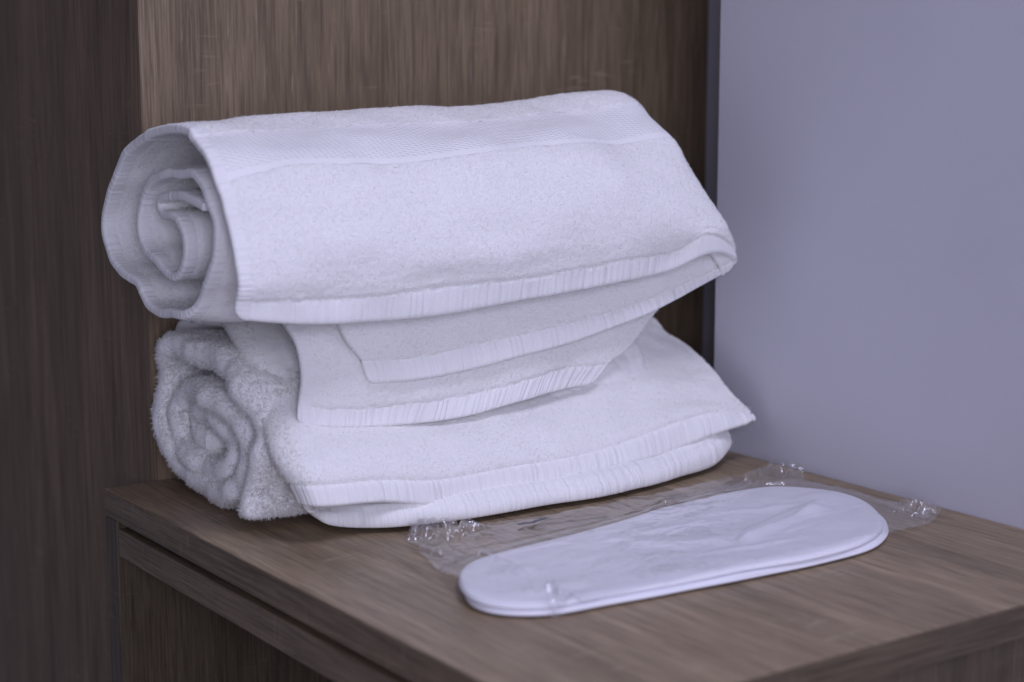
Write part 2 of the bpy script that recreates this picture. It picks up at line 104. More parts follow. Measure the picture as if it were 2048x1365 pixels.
def mesh_obj(name, verts, faces, mat, parent=None, smooth=True):
    me = bpy.data.meshes.new(name)
    verts = np.asarray(verts, dtype=np.float32)
    if isinstance(faces, np.ndarray):
        k = faces.shape[1]
        me.vertices.add(len(verts))
        me.vertices.foreach_set('co', verts.ravel())
        me.loops.add(faces.size)
        me.loops.foreach_set('vertex_index', faces.astype(np.int32).ravel())
        me.polygons.add(len(faces))
        me.polygons.foreach_set('loop_start', np.arange(0, faces.size, k, dtype=np.int32))
        me.polygons.foreach_set('loop_total', np.full(len(faces), k, dtype=np.int32))
        me.update(calc_edges=True)
        me.validate()
    else:
        me.from_pydata(verts.tolist(), [], faces)
        me.update()
    if smooth:
        me.polygons.foreach_set('use_smooth', np.ones(len(me.polygons), dtype=bool))
    if mat:
        me.materials.append(mat)
    return link(bpy.data.objects.new(name, me), parent)


def board(name, lo, hi, mat, parent=None, bevel=0.0006, segs=2):
    """a sawn board with eased edges"""
    (x0, y0, z0), (x1, y1, z1) = lo, hi
    v = [(x0, y0, z0), (x1, y0, z0), (x1, y1, z0), (x0, y1, z0), (x0, y0, z1), (x1, y0, z1), (x1, y1, z1), (x0, y1, z1)]
    f = [(3, 2, 1, 0), (4, 5, 6, 7), (0, 1, 5, 4), (1, 2, 6, 5), (2, 3, 7, 6), (3, 0, 4, 7)]
    import bmesh
    bm = bmesh.new()
    bv = [bm.verts.new(p) for p in v]
    for q in f:
        bm.faces.new([bv[i] for i in q])
    if bevel:
        bmesh.ops.bevel(bm, geom=list(bm.edges), offset=bevel, segments=segs, affect='EDGES', profile=0.5)
    me = bpy.data.meshes.new(name)
    bm.to_mesh(me)
    bm.free()
    me.materials.append(mat)
    return link(bpy.data.objects.new(name, me), parent)


def smooth_noise(shape_m, step, cell, seed):
    """value noise on a metric grid: shape_m = (S, T) coordinate arrays in metres"""
    r = np.random.default_rng(seed)
    S, T = shape_m
    u, v = S / cell[0], T / cell[1]
    u = u - u.min()
    v = v - v.min()
    n, m = int(u.max()) + 4, int(v.max()) + 4
    g = r.standard_normal((n, m))
    i, j = u.astype(int), v.astype(int)
    fu, fv = u - i, v - j
    fu, fv = fu * fu * (3 - 2 * fu), fv * fv * (3 - 2 * fv)
    return (g[i, j] * (1 - fu) * (1 - fv) + g[i + 1, j] * fu * (1 - fv) + g[i, j + 1] * (1 - fu) * fv + g[i + 1, j + 1] * fu * fv)


def spline(ctrl, t_ctrl, t):
    """natural cubic spline of ctrl[k, ...] at t"""
    n = len(t_ctrl)
    h = np.diff(t_ctrl)
    A = np.zeros((n, n))
    A[0, 0] = A[-1, -1] = 1
    flat = ctrl.reshape(n, -1)
    B = np.zeros_like(flat)
    for k in range(1, n - 1):
        A[k, k - 1], A[k, k], A[k, k + 1] = h[k - 1], 2 * (h[k - 1] + h[k]), h[k]
        B[k] = 6 * ((flat[k + 1] - flat[k]) / h[k] - (flat[k] - flat[k - 1]) / h[k - 1])
    M = np.linalg.solve(A, B)
    i = np.clip(np.searchsorted(t_ctrl, t) - 1, 0, n - 2)
    hi = h[i][:, None]
    a = (t_ctrl[i + 1][:, None] - t[:, None])
    b = (t[:, None] - t_ctrl[i][:, None])
    out = M[i] * a ** 3 / (6 * hi) + M[i + 1] * b ** 3 / (6 * hi) + (flat[i] / hi - M[i] * hi / 6) * a + (flat[i + 1] / hi - M[i + 1] * hi / 6) * b
    return out.reshape((len(t),) + ctrl.shape[1:])


def edge_graded(length, step, r):
    """sample positions 0..length, refined near both ends so that a rim can be rounded"""
    e = r * np.array([0, .04, .15, .35, .65, 1.0])
    n = max(4, int((length - 2 * r) / step))
    return np.concatenate([e[:-1], np.linspace(r, length - r, n), length - e[:-1][::-1]])


class Sheet:
    """a cloth sheet lofted through control rows; s runs up the cloth, t along it"""

    def __init__(self, ctrl, step, thick, seed, wrinkle=0.0006, terry=0.0003, round_r=None, fine_rows=None, coarse=0.003, rim=0.0, folds=0.0, corner=0.007, foldhem=0.0):
        c = np.array(ctrl, dtype=float) / 10000.0
        self.thick = thick
        r = round_r or thick / 2
        ds = np.linalg.norm(np.diff(c, axis=0), axis=2).mean(axis=1)
        ts = np.r_[0, np.cumsum(ds)]
        dt = np.linalg.norm(np.diff(c, axis=1), axis=2)[:10].mean(axis=0)
        tt = np.r_[0, np.cumsum(dt)]
        self.row_s = ts
        s, t = edge_graded(ts[-1], step, r), edge_graded(tt[-1], step, r)
        if fine_rows:
            s1 = ts[fine_rows]
            s = np.concatenate([s[s < s1], np.linspace(s1, ts[-1] - r, int((ts[-1] - s1) / coarse))])
            s = np.concatenate([s, ts[-1] - r * np.array([.65, .35, .15, .04, 0])])
        P = spline(c, ts, s)
        P = np.swapaxes(spline(np.swapaxes(P, 0, 1).copy(), tt, t), 0, 1)
        self.s, self.t = s, t
        self.S, self.T = np.meshgrid(s, t, indexing='ij')
        if rim:
            e = np.exp(-self.T / 0.02) * (1 - np.exp(-self.S / .02))
            P[..., 0] += e * rim * (smooth_noise((self.S, self.T * 0), 0, (.028, 1), seed + 7) + .45 * smooth_noise((self.S, self.T * 0), 0, (.011, 1), seed + 8))
        for e_t in (0, 1):
            R_ = corner
            ca = np.clip((R_ - self.S) / R_, 0, 1)
            td = self.T if e_t == 0 else t[-1] - self.T
            cb = np.clip((R_ - td) / R_, 0, 1)
            da = (ca - ca * np.sqrt(1 - cb ** 2 / 2)) * R_
            db = (cb - cb * np.sqrt(1 - ca ** 2 / 2)) * R_
            us = np.gradient(P, axis=0)
            us /= np.linalg.norm(us, axis=2, keepdims=True) + 1e-12
            ut = np.gradient(P, axis=1)
            ut /= np.linalg.norm(ut, axis=2, keepdims=True) + 1e-12
            P = P + us * da[..., None] + ut * (db if e_t == 0 else -db)[..., None]
        self.P = P
        self.normals()
        if folds:
            f = smooth_noise((self.S, self.T), 0, (.035, .06), seed + 4) + .6 * smooth_noise((self.S, self.T), 0, (.016, .03), seed + 5)
            self.P = P = P + self.N * (f * folds * np.clip(self.S / .02 + foldhem, 0, 1))[..., None]
            self.normals()
        w = smooth_noise((self.S, self.T), step, (0.030, 0.045), seed) * wrinkle
        w += smooth_noise((self.S, self.T), step, (0.012, 0.016), seed + 1) * wrinkle * 0.45
        self.P = P + self.N * w[..., None]
        self.normals()
        self.terry = (smooth_noise((self.S, self.T), step, (0.0030, 0.0042), seed + 2) * 0.6
                      + smooth_noise((self.S, self.T), step, (0.0018, 0.0020), seed + 3)) * terry
        ds_ = np.minimum(self.S - s[0], s[-1] - self.S)
        dt_ = np.minimum(self.T - t[0], t[-1] - self.T)
        d = np.clip(np.minimum(ds_, dt_) / r, 0, 1)
        self.h = thick / 2 * np.sqrt(np.clip(1 - (1 - d) ** 2, 0, 1)) + 0.00008
        self.rel = np.zeros_like(self.S)          # extra relief added to both faces

    def normals(self):
        Ps = np.gradient(self.P, axis=0)
        Pt = np.gradient(self.P, axis=1)
        N = np.cross(Pt, Ps)
        self.N = N / (np.linalg.norm(N, axis=2, keepdims=True) + 1e-12)

    def build(self, name, cells, mat, parent, terry=1.0):
        """cells: boolean (ns-1, nt-1) -> one closed shell part"""
        ns, nt = self.S.shape
        off = self.h + self.terry * terry * np.clip(self.h / (self.thick / 2), 0, 1) + self.rel
        F = (self.P + self.N * off[..., None]).reshape(-1, 3)
        Bk = (self.P - self.N * off[..., None]).reshape(-1, 3)
        i, j = np.nonzero(cells)
        a = i * nt + j
        b = a + 1
        c = a + nt + 1
        d = a + nt
        q = np.stack([a, b, c, d], 1)
        n = ns * nt
        qb = np.stack([d, c, b, a], 1) + n
        faces = [q, qb]
        for di, dj, e0, e1 in ((-1, 0, 0, 1), (0, 1, 1, 2), (1, 0, 2, 3), (0, -1, 3, 0)):
            ii, jj = i + di, j + dj
            m = (ii < 0) | (jj < 0) | (ii >= ns - 1) | (jj >= nt - 1)
            qq = q[m]
            faces.append(np.stack([qq[:, e1], qq[:, e0], qq[:, e0] + n, qq[:, e1] + n], 1))
        faces = np.concatenate(faces)
        used, inv = np.unique(faces.ravel(), return_inverse=True)
        V = np.concatenate([F, Bk])[used]
        o = mesh_obj(name, V, inv.reshape(-1, 4), mat, parent)
        uv = np.stack([self.T.ravel(), self.S.ravel()], 1)[used % n].astype(np.float32)
        me = o.data
        li = np.empty(len(me.loops), dtype=np.int32)
        me.loops.foreach_get('vertex_index', li)
        me.uv_layers.new(name='cloth').data.foreach_set('uv', uv[li].ravel())
        return o

    def tufts(self, cells, density, length, width, seed, side=1, lean=0.7, spread=0.6, tmax=None, clump=0.0028, flat=0.0):
        """short bent loops of pile standing on the given cells"""
        r = np.random.default_rng(seed)
        i, j = np.nonzero(cells)
        if tmax is not None:
            k = self.T[i, j] < tmax
            i, j = i[k], j[k]
        e1 = np.linalg.norm(self.P[i + 1, j] - self.P[i, j], axis=1)
        e2 = np.linalg.norm(self.P[i, j + 1] - self.P[i, j], axis=1)
        area = e1 * e2
        n = int(area.sum() * density)
        k = r.choice(len(i), n, p=area / area.sum())
        i, j = i[k], j[k]
        u, v = r.random((n, 1)), r.random((n, 1))
        bl = lambda A: (A[i, j] * (1 - u) * (1 - v) + A[i + 1, j] * u * (1 - v) + A[i, j + 1] * (1 - u) * v + A[i + 1, j + 1] * u * v)
        off = bl((self.h + self.rel + self.terry)[..., None])
        N = bl(self.N) * side
        p = bl(self.P) + N * (off - 0.0002)
        # rounded rims: let the pile fan out towards the edge
        tn = np.gradient(self.P, axis=1)
        tn = tn / (np.linalg.norm(tn, axis=2, keepdims=True) + 1e-9)
        Tn = bl(tn)
        hh = bl((self.h / (self.thick / 2))[..., None])
        sgn = np.where(bl(self.T[..., None]) < self.t[-1] / 2, -1.0, 1.0)
        N = N * hh + Tn * sgn * (1 - hh)
        N /= np.linalg.norm(N, axis=1, keepdims=True) + 1e-9
        tab = r.standard_normal((4096, 3))
        key = np.floor(p / clump).astype(np.int64) @ np.array([73856093, 19349663, 83492791])
        d = N + r.standard_normal((n, 3)) * spread * 0.6 + tab[key % 4096] * spread
        d /= np.linalg.norm(d, axis=1, keepdims=True)
        L = length * (0.55 + 0.7 * r.random((n, 1)))
        if flat:                               # combed pile: fibres lie over, their faces outward
            tg = np.cross(N, r.standard_normal((n, 3)) + 1.2 * tab[key % 4096])
            tg /= np.linalg.norm(tg, axis=1, keepdims=True) + 1e-9
            d = d * (1 - flat) + flat * (tg * 0.95 + N * 0.42)
            d /= np.linalg.norm(d, axis=1, keepdims=True)
        side_v = np.cross(d, N * flat * 2.5 + r.standard_normal((n, 3)) * (1 - .65 * flat))
        side_v /= np.linalg.norm(side_v, axis=1, keepdims=True) + 1e-9
        bend = r.standard_normal((n, 3)) * 0.45 + np.array([0, 0, -0.15]) * lean
        w = width * (0.7 + 0.6 * r.random((n, 1)))
        m = p + d * L * 0.55
        tip = p + (d + bend * 0.6) * L
        V = np.stack([p - side_v * w * .5, p + side_v * w * .5, m + side_v * w * .55, m - side_v * w * .55, tip], 1).reshape(-1, 3)
        b = np.arange(n)[:, None] * 5
        Fq = np.concatenate([b + np.array([[0, 1, 2]]), b + np.array([[0, 2, 3]]), b + np.array([[3, 2, 4]])])
        return V, Fq


def build_pile(name, packs, mat, parent):
    vs, fs, o = [], [], 0
    for V, Fq in packs:
        vs.append(V)
        fs.append(Fq + o)
        o += len(V)
    return tag(mesh_obj(name, np.concatenate(vs), np.concatenate(fs), mat, parent, smooth=False), kind='stuff')


# ------------------------------------------------------------------ materials
def new_mat(name):
    m = bpy.data.materials.new(name)
    m.use_nodes = True
    nt = m.node_tree
    return m, nt, nt.nodes['Principled BSDF'], nt.nodes.new('ShaderNodeTexCoord')


def nd(nt, kind, **kw):
    n = nt.nodes.new(kind)
    for k, v in kw.items():
        if k.startswith('i_'):
            key = k[2:].replace('_', ' ')
            n.inputs[key].default_value = v
        else:
            setattr(n, k, v)
    return n


def ramp(nt, fac, stops):
    r = nt.nodes.new('ShaderNodeValToRGB')
    els = r.color_ramp.elements
    while len(els) < len(stops):
        els.new(0.5)
    for e, (p, c) in zip(els, stops):
        e.position = p
        e.color = (c[0], c[1], c[2], 1) if not np.isscalar(c) else (c, c, c, 1)
    nt.links.new(fac, r.inputs[0])
    return r.outputs[0]


def mixc(nt, blend, fac, a, b):
    m = nt.nodes.new('ShaderNodeMix')
    m.data_type = 'RGBA'
    m.blend_type = blend
    for sock, val in ((0, fac), (6, a), (7, b)):
        if hasattr(val, 'links') or hasattr(val, 'is_linked'):
            nt.links.new(val, m.inputs[sock])
        else:
            m.inputs[sock].default_value = val if np.isscalar(val) else (*val, 1)
    return m.outputs[2]


def wood_material(name, axis, tone=1.0, seed=0.0, gloss=0.42, warm=(1, 1, 1)):
    """truffle-oak laminate: long grain along `axis`, fine pores and faint saw marks across it"""
    m, nt, bs, tc = new_mat(name)
    L = nt.links

    def mapped(along, across, off=0.0):
        mp = nt.nodes.new('ShaderNodeMapping')
        sc = [across, across, across]
        sc[axis] = along
        mp.inputs['Scale'].default_value = sc
        mp.inputs['Location'].default_value = (seed + off, seed * 1.7 + off, seed * .6 - off)
        L.new(tc.outputs['Object'], mp.inputs['Vector'])
        return mp.outputs[0]

    def noise(vec, scale, detail, rough=0.55, dist=0.0):
        n = nd(nt, 'ShaderNodeTexNoise', i_Scale=scale, i_Detail=detail, i_Roughness=rough, i_Distortion=dist)
        L.new(vec, n.inputs['Vector'])
        return n.outputs['Fac']
    broad = noise(mapped(2.4, 14.0), 1.0, 3, 0.5, 1.6)
    plank = noise(mapped(3.0, 34.0, 3.1), 1.0, 4, 0.6, 0.9)
    streak = noise(mapped(8.0, 210.0, 5.7), 1.0, 5, 0.62, 0.5)
    fine = noise(mapped(20.0, 720.0, 9.2), 1.0, 3, 0.6, 0.12)
    pore = noise(mapped(40.0, 900.0, 2.2), 1.0, 2, 0.5, 0.1)
    saw = noise(mapped(340.0, 38.0, 7.7), 1.0, 3, 0.6, 0.2)
    sawmask = noise(mapped(14.0, 16.0, 1.3), 1.0, 2, 0.5)
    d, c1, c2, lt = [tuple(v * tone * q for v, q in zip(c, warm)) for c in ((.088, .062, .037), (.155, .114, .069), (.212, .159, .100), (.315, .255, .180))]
    col = ramp(nt, broad, [(.30, c1), (.70, c2)])
    col = mixc(nt, 'MULTIPLY', 0.55, col, ramp(nt, plank, [(.32, .62), (.68, 1.22)]))
    col = mixc(nt, 'MULTIPLY', 0.5, col, ramp(nt, streak, [(.30, .66), (.50, 1.0), (.72, 1.22)]))
    col = mixc(nt, 'MULTIPLY', 0.85, col, ramp(nt, fine, [(.38, .66), (.50, 1.0), (.60, 1.22)]))
    col = mixc(nt, 'MIX', ramp(nt, pore, [(.62, 0.0), (.74, .5)]), col, lt)
    col = mixc(nt, 'MIX', ramp(nt, pore, [(.25, .65), (.35, 0.0)]), col, d)
    sm = nd(nt, 'ShaderNodeMath', operation='MULTIPLY')
    L.new(ramp(nt, saw, [(.58, 0.0), (.70, .55)]), sm.inputs[0])
    L.new(ramp(nt, sawmask, [(.54, 0.0), (.62, 1.0)]), sm.inputs[1])
    col = mixc(nt, 'MIX', sm.outputs[0], col, lt)
    L.new(col, bs.inputs['Base Color'])
    bs.inputs['Specular IOR Level'].default_value = 0.35
    L.new(ramp(nt, streak, [(.3, gloss + .1), (.7, gloss - .06)]), bs.inputs['Roughness'])
    add = nd(nt, 'ShaderNodeMath', operation='ADD')
    L.new(fine, add.inputs[0])
    L.new(pore, add.inputs[1])
    bp = nd(nt, 'ShaderNodeBump', i_Strength=0.4, i_Distance=0.0004)
    L.new(add.outputs[0], bp.inputs['Height'])
    L.new(bp.outputs[0], bs.inputs['Normal'])
    return m


def towel_material(name, kind, color=(.90, .895, .872)):
    """white cotton; UV is (along, up) the cloth in metres, kind picks the weave relief"""
    m, nt, bs, tc = new_mat(name)
    L = nt.links

    def uvnoise(sx, sy, detail=3.0, rough=0.6):
        mp = nt.nodes.new('ShaderNodeMapping')
        mp.inputs['Scale'].default_value = (sx, sy, 1)
        L.new(tc.outputs['UV'], mp.inputs['Vector'])
        n = nd(nt, 'ShaderNodeTexNoise', i_Scale=1.0, i_Detail=detail, i_Roughness=rough)
        L.new(mp.outputs[0], n.inputs['Vector'])
        return n.outputs['Fac']

    def math_(op, a, b):
        n = nd(nt, 'ShaderNodeMath', operation=op)
        for k, q in ((0, a), (1, b)):
            if hasattr(q, 'is_linked'):
                L.new(q, n.inputs[k])
            elif q is not None:
                n.inputs[k].default_value = q
        return n.outputs[0]
    if kind == 'terry':
        h = math_('ADD', uvnoise(420, 760, 3), math_('MULTIPLY', uvnoise(130, 260, 2), 0.3))
        dist, strength = 0.0010, 0.45
    elif kind == 'hem':
        h = math_('ADD', math_('MULTIPLY', uvnoise(250, 14, 2, .5), 1.9), math_('MULTIPLY', uvnoise(800, 1100, 3), 0.25))
        dist, strength = 0.0020, 0.62
    elif kind == 'side':
        h = math_('ADD', math_('MULTIPLY', uvnoise(26, 330, 2, .5), 1.2), math_('MULTIPLY', uvnoise(1200, 900, 2), 0.4))
        dist, strength = 0.0016, 0.7
    else:
        sp = nt.nodes.new('ShaderNodeSeparateXYZ')
        L.new(tc.outputs['UV'], sp.inputs[0])
        k = 2 * math.pi
        a = math_('SINE', math_('ADD', math_('MULTIPLY', sp.outputs[0], k / .0048), math_('MULTIPLY', sp.outputs[1], k / .0040)), None)
        c = math_('SINE', math_('SUBTRACT', math_('MULTIPLY', sp.outputs[0], k / .0200), math_('MULTIPLY', sp.outputs[1], k / .0058)), None)
        dots = math_('MULTIPLY', a, c)
        t0 = math_('MULTIPLY', math_('GREATER_THAN', sp.outputs[1], BAND0), math_('LESS_THAN', sp.outputs[1], BAND1))
        h = math_('ADD', math_('MULTIPLY', math_('MULTIPLY', dots, t0), 0.34), math_('MULTIPLY', uvnoise(900, 1300, 2), 0.2))
        dist, strength = 0.0014, 0.8
    bp = nd(nt, 'ShaderNodeBump', i_Strength=strength, i_Distance=dist)
    L.new(h, bp.inputs['Height'])
    L.new(bp.outputs[0], bs.inputs['Normal'])
    big = nd(nt, 'ShaderNodeTexNoise', i_Scale=28.0, i_Detail=3.0)
    L.new(tc.outputs['Object'], big.inputs['Vector'])
    L.new(ramp(nt, big.outputs['Fac'], [(.3, tuple(c * .965 for c in color)), (.7, color)]), bs.inputs['Base Color'])
    bs.inputs['Roughness'].default_value = 0.95
    bs.inputs['Specular IOR Level'].default_value = 0.1
    bs.inputs['Sheen Weight'].default_value = 0.12
    bs.inputs['Sheen Roughness'].default_value = 0.5
    return m


def pile_material():
    m, nt, bs, tc = new_mat('terry_pile')
    L = nt.links
    bs.inputs['Base Color'].default_value = (.93, .925, .90, 1)
    bs.inputs['Roughness'].default_value = 1.0
    bs.inputs['Specular IOR Level'].default_value = 0.05
    tr = nd(nt, 'ShaderNodeBsdfTranslucent')
    tr.inputs['Color'].default_value = (.93, .925, .90, 1)
    mx = nd(nt, 'ShaderNodeMixShader')
    mx.inputs[0].default_value = 0.6
    L.new(bs.outputs[0], mx.inputs[1])
    L.new(tr.outputs[0], mx.inputs[2])
    L.new(mx.outputs[0], nt.nodes['Material Output'].inputs['Surface'])
    return m


def wall_material():
    m, nt, bs, tc = new_mat('painted_plaster')
    L = nt.links
    n = nd(nt, 'ShaderNodeTexNoise', i_Scale=7.0, i_Detail=5.0)
    L.new(tc.outputs['Object'], n.inputs['Vector'])
    sp = nd(nt, 'ShaderNodeTexNoise', i_Scale=140.0, i_Detail=1.0)
    L.new(tc.outputs['Object'], sp.inputs['Vector'])
    col = ramp(nt, n.outputs['Fac'], [(.3, (.55, .55, .605)), (.7, (.585, .585, .64))])
    col = mixc(nt, 'MIX', ramp(nt, sp.outputs['Fac'], [(.87, 0.0), (.90, .6)]), col, (.2, .19, .2))
    L.new(col, bs.inputs['Base Color'])
    bs.inputs['Roughness'].default_value = 0.6
    bs.inputs['Specular IOR Level'].default_value = 0.25
    f = nd(nt, 'ShaderNodeTexNoise', i_Scale=190.0, i_Detail=3.0)
    L.new(tc.outputs['Object'], f.inputs['Vector'])
    bp = nd(nt, 'ShaderNodeBump', i_Strength=0.22, i_Distance=0.0007)
    L.new(f.outputs['Fac'], bp.inputs['Height'])
    L.new(bp.outputs[0], bs.inputs['Normal'])
    return m


def slipper_material():
    m, nt, bs, tc = new_mat('white_nonwoven')
    L = nt.links
    n = nd(nt, 'ShaderNodeTexNoise', i_Scale=90.0, i_Detail=4.0, i_Roughness=.6)
    L.new(tc.outputs['Object'], n.inputs['Vector'])
    bp = nd(nt, 'ShaderNodeBump', i_Strength=0.25, i_Distance=0.0008)
    L.new(n.outputs['Fac'], bp.inputs['Height'])
    L.new(bp.outputs[0], bs.inputs['Normal'])
    bs.inputs['Base Color'].default_value = (.84, .84, .88, 1)
    bs.inputs['Roughness'].default_value = 0.75
    return m


def film_material():
    """thin clear polythene: Fresnel reflection over a clear sheet"""
    m, nt, bs, tc = new_mat('clear_film')
    L = nt.links
    nt.nodes.remove(bs)
    n = nd(nt, 'ShaderNodeTexNoise', i_Scale=150.0, i_Detail=3.0, i_Roughness=.6, i_Distortion=.8)
    L.new(tc.outputs['Object'], n.inputs['Vector'])
    bp = nd(nt, 'ShaderNodeBump', i_Strength=0.22, i_Distance=0.0015)
    L.new(n.outputs['Fac'], bp.inputs['Height'])
    gl = nd(nt, 'ShaderNodeBsdfGlossy', i_Roughness=0.06)
    gl.inputs['Color'].default_value = (1, 1, 1, 1)
    L.new(bp.outputs[0], gl.inputs['Normal'])
    tp = nd(nt, 'ShaderNodeBsdfTransparent')
    tp.inputs['Color'].default_value = (.99, .99, .99, 1)
    df = nd(nt, 'ShaderNodeBsdfDiffuse')
    df.inputs['Color'].default_value = (.8, .8, .82, 1)
    hz = nd(nt, 'ShaderNodeMixShader')
    hz.inputs[0].default_value = 0.06
    L.new(tp.outputs[0], hz.inputs[1])
    L.new(df.outputs[0], hz.inputs[2])
    fr = nd(nt, 'ShaderNodeFresnel', i_IOR=1.5)
    L.new(bp.outputs[0], fr.inputs['Normal'])
    two = nd(nt, 'ShaderNodeMath', operation='MULTIPLY')          # two surfaces of the film
    two.inputs[1].default_value = 1.9
    L.new(fr.outputs[0], two.inputs[0])
    cap = nd(nt, 'ShaderNodeMath', operation='MINIMUM')
    cap.inputs[1].default_value = 0.20
    L.new(two.outputs[0], cap.inputs[0])
    mx = nd(nt, 'ShaderNodeMixShader')
    L.new(cap.outputs[0], mx.inputs[0])
    L.new(hz.outputs[0], mx.inputs[1])
    L.new(gl.outputs[0], mx.inputs[2])
    L.new(mx.outputs[0], nt.nodes['Material Output'].inputs['Surface'])
    return m


WOOD_Y = wood_material('oak_laminate_desk', 1, 1.6, 0.4)
WOOD_EDGE_SHADED = wood_material('oak_edge_band_shaded', 1, 0.95, 2.3)  # darker than the top: shade on the desk front put into the tone
WOOD_EDGE_X_SHADED = wood_material('oak_edge_band_end_shaded', 0, 0.6, 4.6)  # end band, its shade likewise put into the tone
WOOD_Z = wood_material('oak_laminate_panel', 2, 1.12, 5.1)
WOOD_DOOR = wood_material('oak_laminate_door', 2, 1.0, 8.7, warm=(1.04, .97, .9))
WOOD_IN_SHADED = wood_material('oak_laminate_inside_shaded', 2, .55, 11.2)  # same oak darkened, shade under the desk put into the tone
WALL = wall_material()
TERRY = towel_material('terry_cloth', 'terry')
HEM = towel_material('hem_weave', 'hem', (.91, .905, .882))
SIDE = towel_material('selvedge_weave', 'side', (.91, .905, .882))
PILE = pile_material()
NONWOVEN = slipper_material()
FILM = film_material()

# ------------------------------------------------------------------ the setting: wall, wardrobe, desk
WX = 0.4187                                        # face of the wall beside the desk
wall = board('wall', (WX, -1.30, -0.55), (WX + 0.30, -0.1355, 2.30), WALL, None, 0.0012)
tag(wall, 'plain lilac grey painted wall on the right behind the slippers', 'wall')
ret = board('recess_wall', (0.5306, -0.1350, -0.55), (0.62, 0.10, 2.30), WALL, None, 0.0)
tag(ret, 'narrow shadowed strip of wall in the gap beside the wardrobe', 'wall')

ward = thing('wardrobe', 'dark brown oak laminate wardrobe standing behind the towels', 'wardrobe', (0.0365, 0.002, -0.55))
sp = board('side_panel', (0.0374, 0.002, -0.55), (0.5300, 0.0448, 2.30), WOOD_Z, ward, 0.0004)
board('edge_band', (0.0365, 0.0021, -0.55), (0.0373, 0.0447, 2.30), WOOD_DOOR, sp, 0.0003)
board('door', (0.0385, 0.0460, -0.55), (0.0565, 0.62, 2.30), WOOD_DOOR, ward, 0.0012)

desk = thing('desk', 'brown oak laminate desk with a shadow gap under its top', 'desk', (0.2, -0.25, -0.55))
DW = WX - 0.0008
top = board('top', (0.0008, -0.5152, -0.0180), (DW, 0.0, 0.0), WOOD_Y, desk, 0.0004)
board('edge_band', (0.0, -0.5160, -0.0180), (0.0007, -0.0002, -0.0003), WOOD_EDGE_SHADED, top, 0.0002)
board('edge_band', (0.0008, -0.5160, -0.0180), (DW, -0.5153, -0.0003), WOOD_EDGE_X_SHADED, top, 0.0002)
board('shelf', (0.0006, -0.4955, -0.0420), (DW - .002, -0.0205, -0.0232), WOOD_EDGE_SHADED, desk, 0.0007)
board('side_panel', (0.0, -0.0200, -0.55), (DW - .002, -0.0004, -0.0184), WOOD_IN_SHADED, desk, 0.0007)
board('side_panel', (0.0, -0.5145, -0.55), (DW - .002, -0.4960, -0.0184), WOOD_IN_SHADED, desk, 0.0007)
board('back_panel', (DW - .020, -0.4955, -0.55), (DW - .003, -0.0205, -0.0425), WOOD_IN_SHADED, desk, 0.0)
board('bottom_board', (0.004, -0.4955, -0.55), (DW - .021, -0.0205, -0.53), WOOD_EDGE_SHADED, desk, 0.0007)

# ------------------------------------------------------------------ towels
def cell_rows(sh, s0, s1):
    sm = (sh.s[:-1] + sh.s[1:]) / 2
    return (sm >= s0) & (sm < s1)


def cell_cols(sh, t0, t1):
    tm = (sh.t[:-1] + sh.t[1:]) / 2
    return (tm >= t0) & (tm < t1)


def rib_relief(sh, s1, t0=0.0, amp=0.00055, seed=1, pitch=0.0042):
    """gathered ribs across an end hem, and the stitched groove where the hem stops"""
    r = np.random.default_rng(seed)
    ph = np.cumsum(np.r_[0, np.diff(sh.t)] * (1 + 0.0 * sh.t)) / pitch
    wob = smooth_noise((sh.S, sh.T), 0, (0.2, 0.011), seed) * 0.9
    a = 0.5 + 0.5 * np.clip(smooth_noise((sh.S, sh.T), 0, (0.2, 0.02), seed + 5) + .3, -1, 1)
    rib = np.sin(2 * np.pi * (ph[None, :] + wob + sh.S * 12)) * amp * a
    inside = np.clip((s1 - sh.S) / 0.0012, 0, 1) * np.clip(sh.S / 0.002, 0, 1)
    groove = -0.0011 * np.exp(-((sh.S - s1 - 0.0003 - 0.0006 * smooth_noise((sh.S, sh.T), 0, (.2, .006), seed + 9)) / 0.0008) ** 2)
    terry_lift = 0.0007 * np.clip((sh.S - s1) / 0.003, 0, 1)
    sh.rel += (rib * inside + groove + terry_lift)


def side_relief(sh, w, amp=0.00015, seed=3, pitch=0.0034):
    ph = smooth_noise((sh.S, sh.T), 0, (0.012, 0.3), seed) * 0.6
    rib = np.sin(2 * np.pi * (sh.S / pitch + ph)) * amp
    sh.rel += rib * np.clip((w - sh.T) / .001, 0, 1) - 0.00025 * np.exp(-((sh.T - w - .0004) / .0012) ** 2)


HEM_W, SIDE_W = 0.0, 0.0085

# --- upper towel
upper = thing('rolled_towel', 'white terry towel loosely rolled, topmost, with woven border and hemmed flaps hanging in front', 'towel', (0.19, -0.11, 0.118), 'white towels stacked on the desk')
A = Sheet(CTRL_A, 0.0012, 0.0042, 11, 0.0007, 0.00012, fine_rows=9, rim=0.0006, folds=0.0008, foldhem=.4)
hemA = A.row_s[1]
rib_relief(A, hemA, seed=21)
side_relief(A, SIDE_W, seed=22)
bs0, bs1 = A.row_s[5], A.row_s[7]
rows_hem, rows_band = cell_rows(A, -1, hemA), cell_rows(A, bs0, bs1)
col_side = cell_cols(A, -1, SIDE_W)
allc = np.ones((len(A.s) - 1, len(A.t) - 1), bool)
m_hem = allc & rows_hem[:, None]
m_side = allc & col_side[None, :] & ~m_hem
m_band = allc & rows_band[:, None] & ~m_side
m_body = allc & ~m_hem & ~m_side & ~m_band
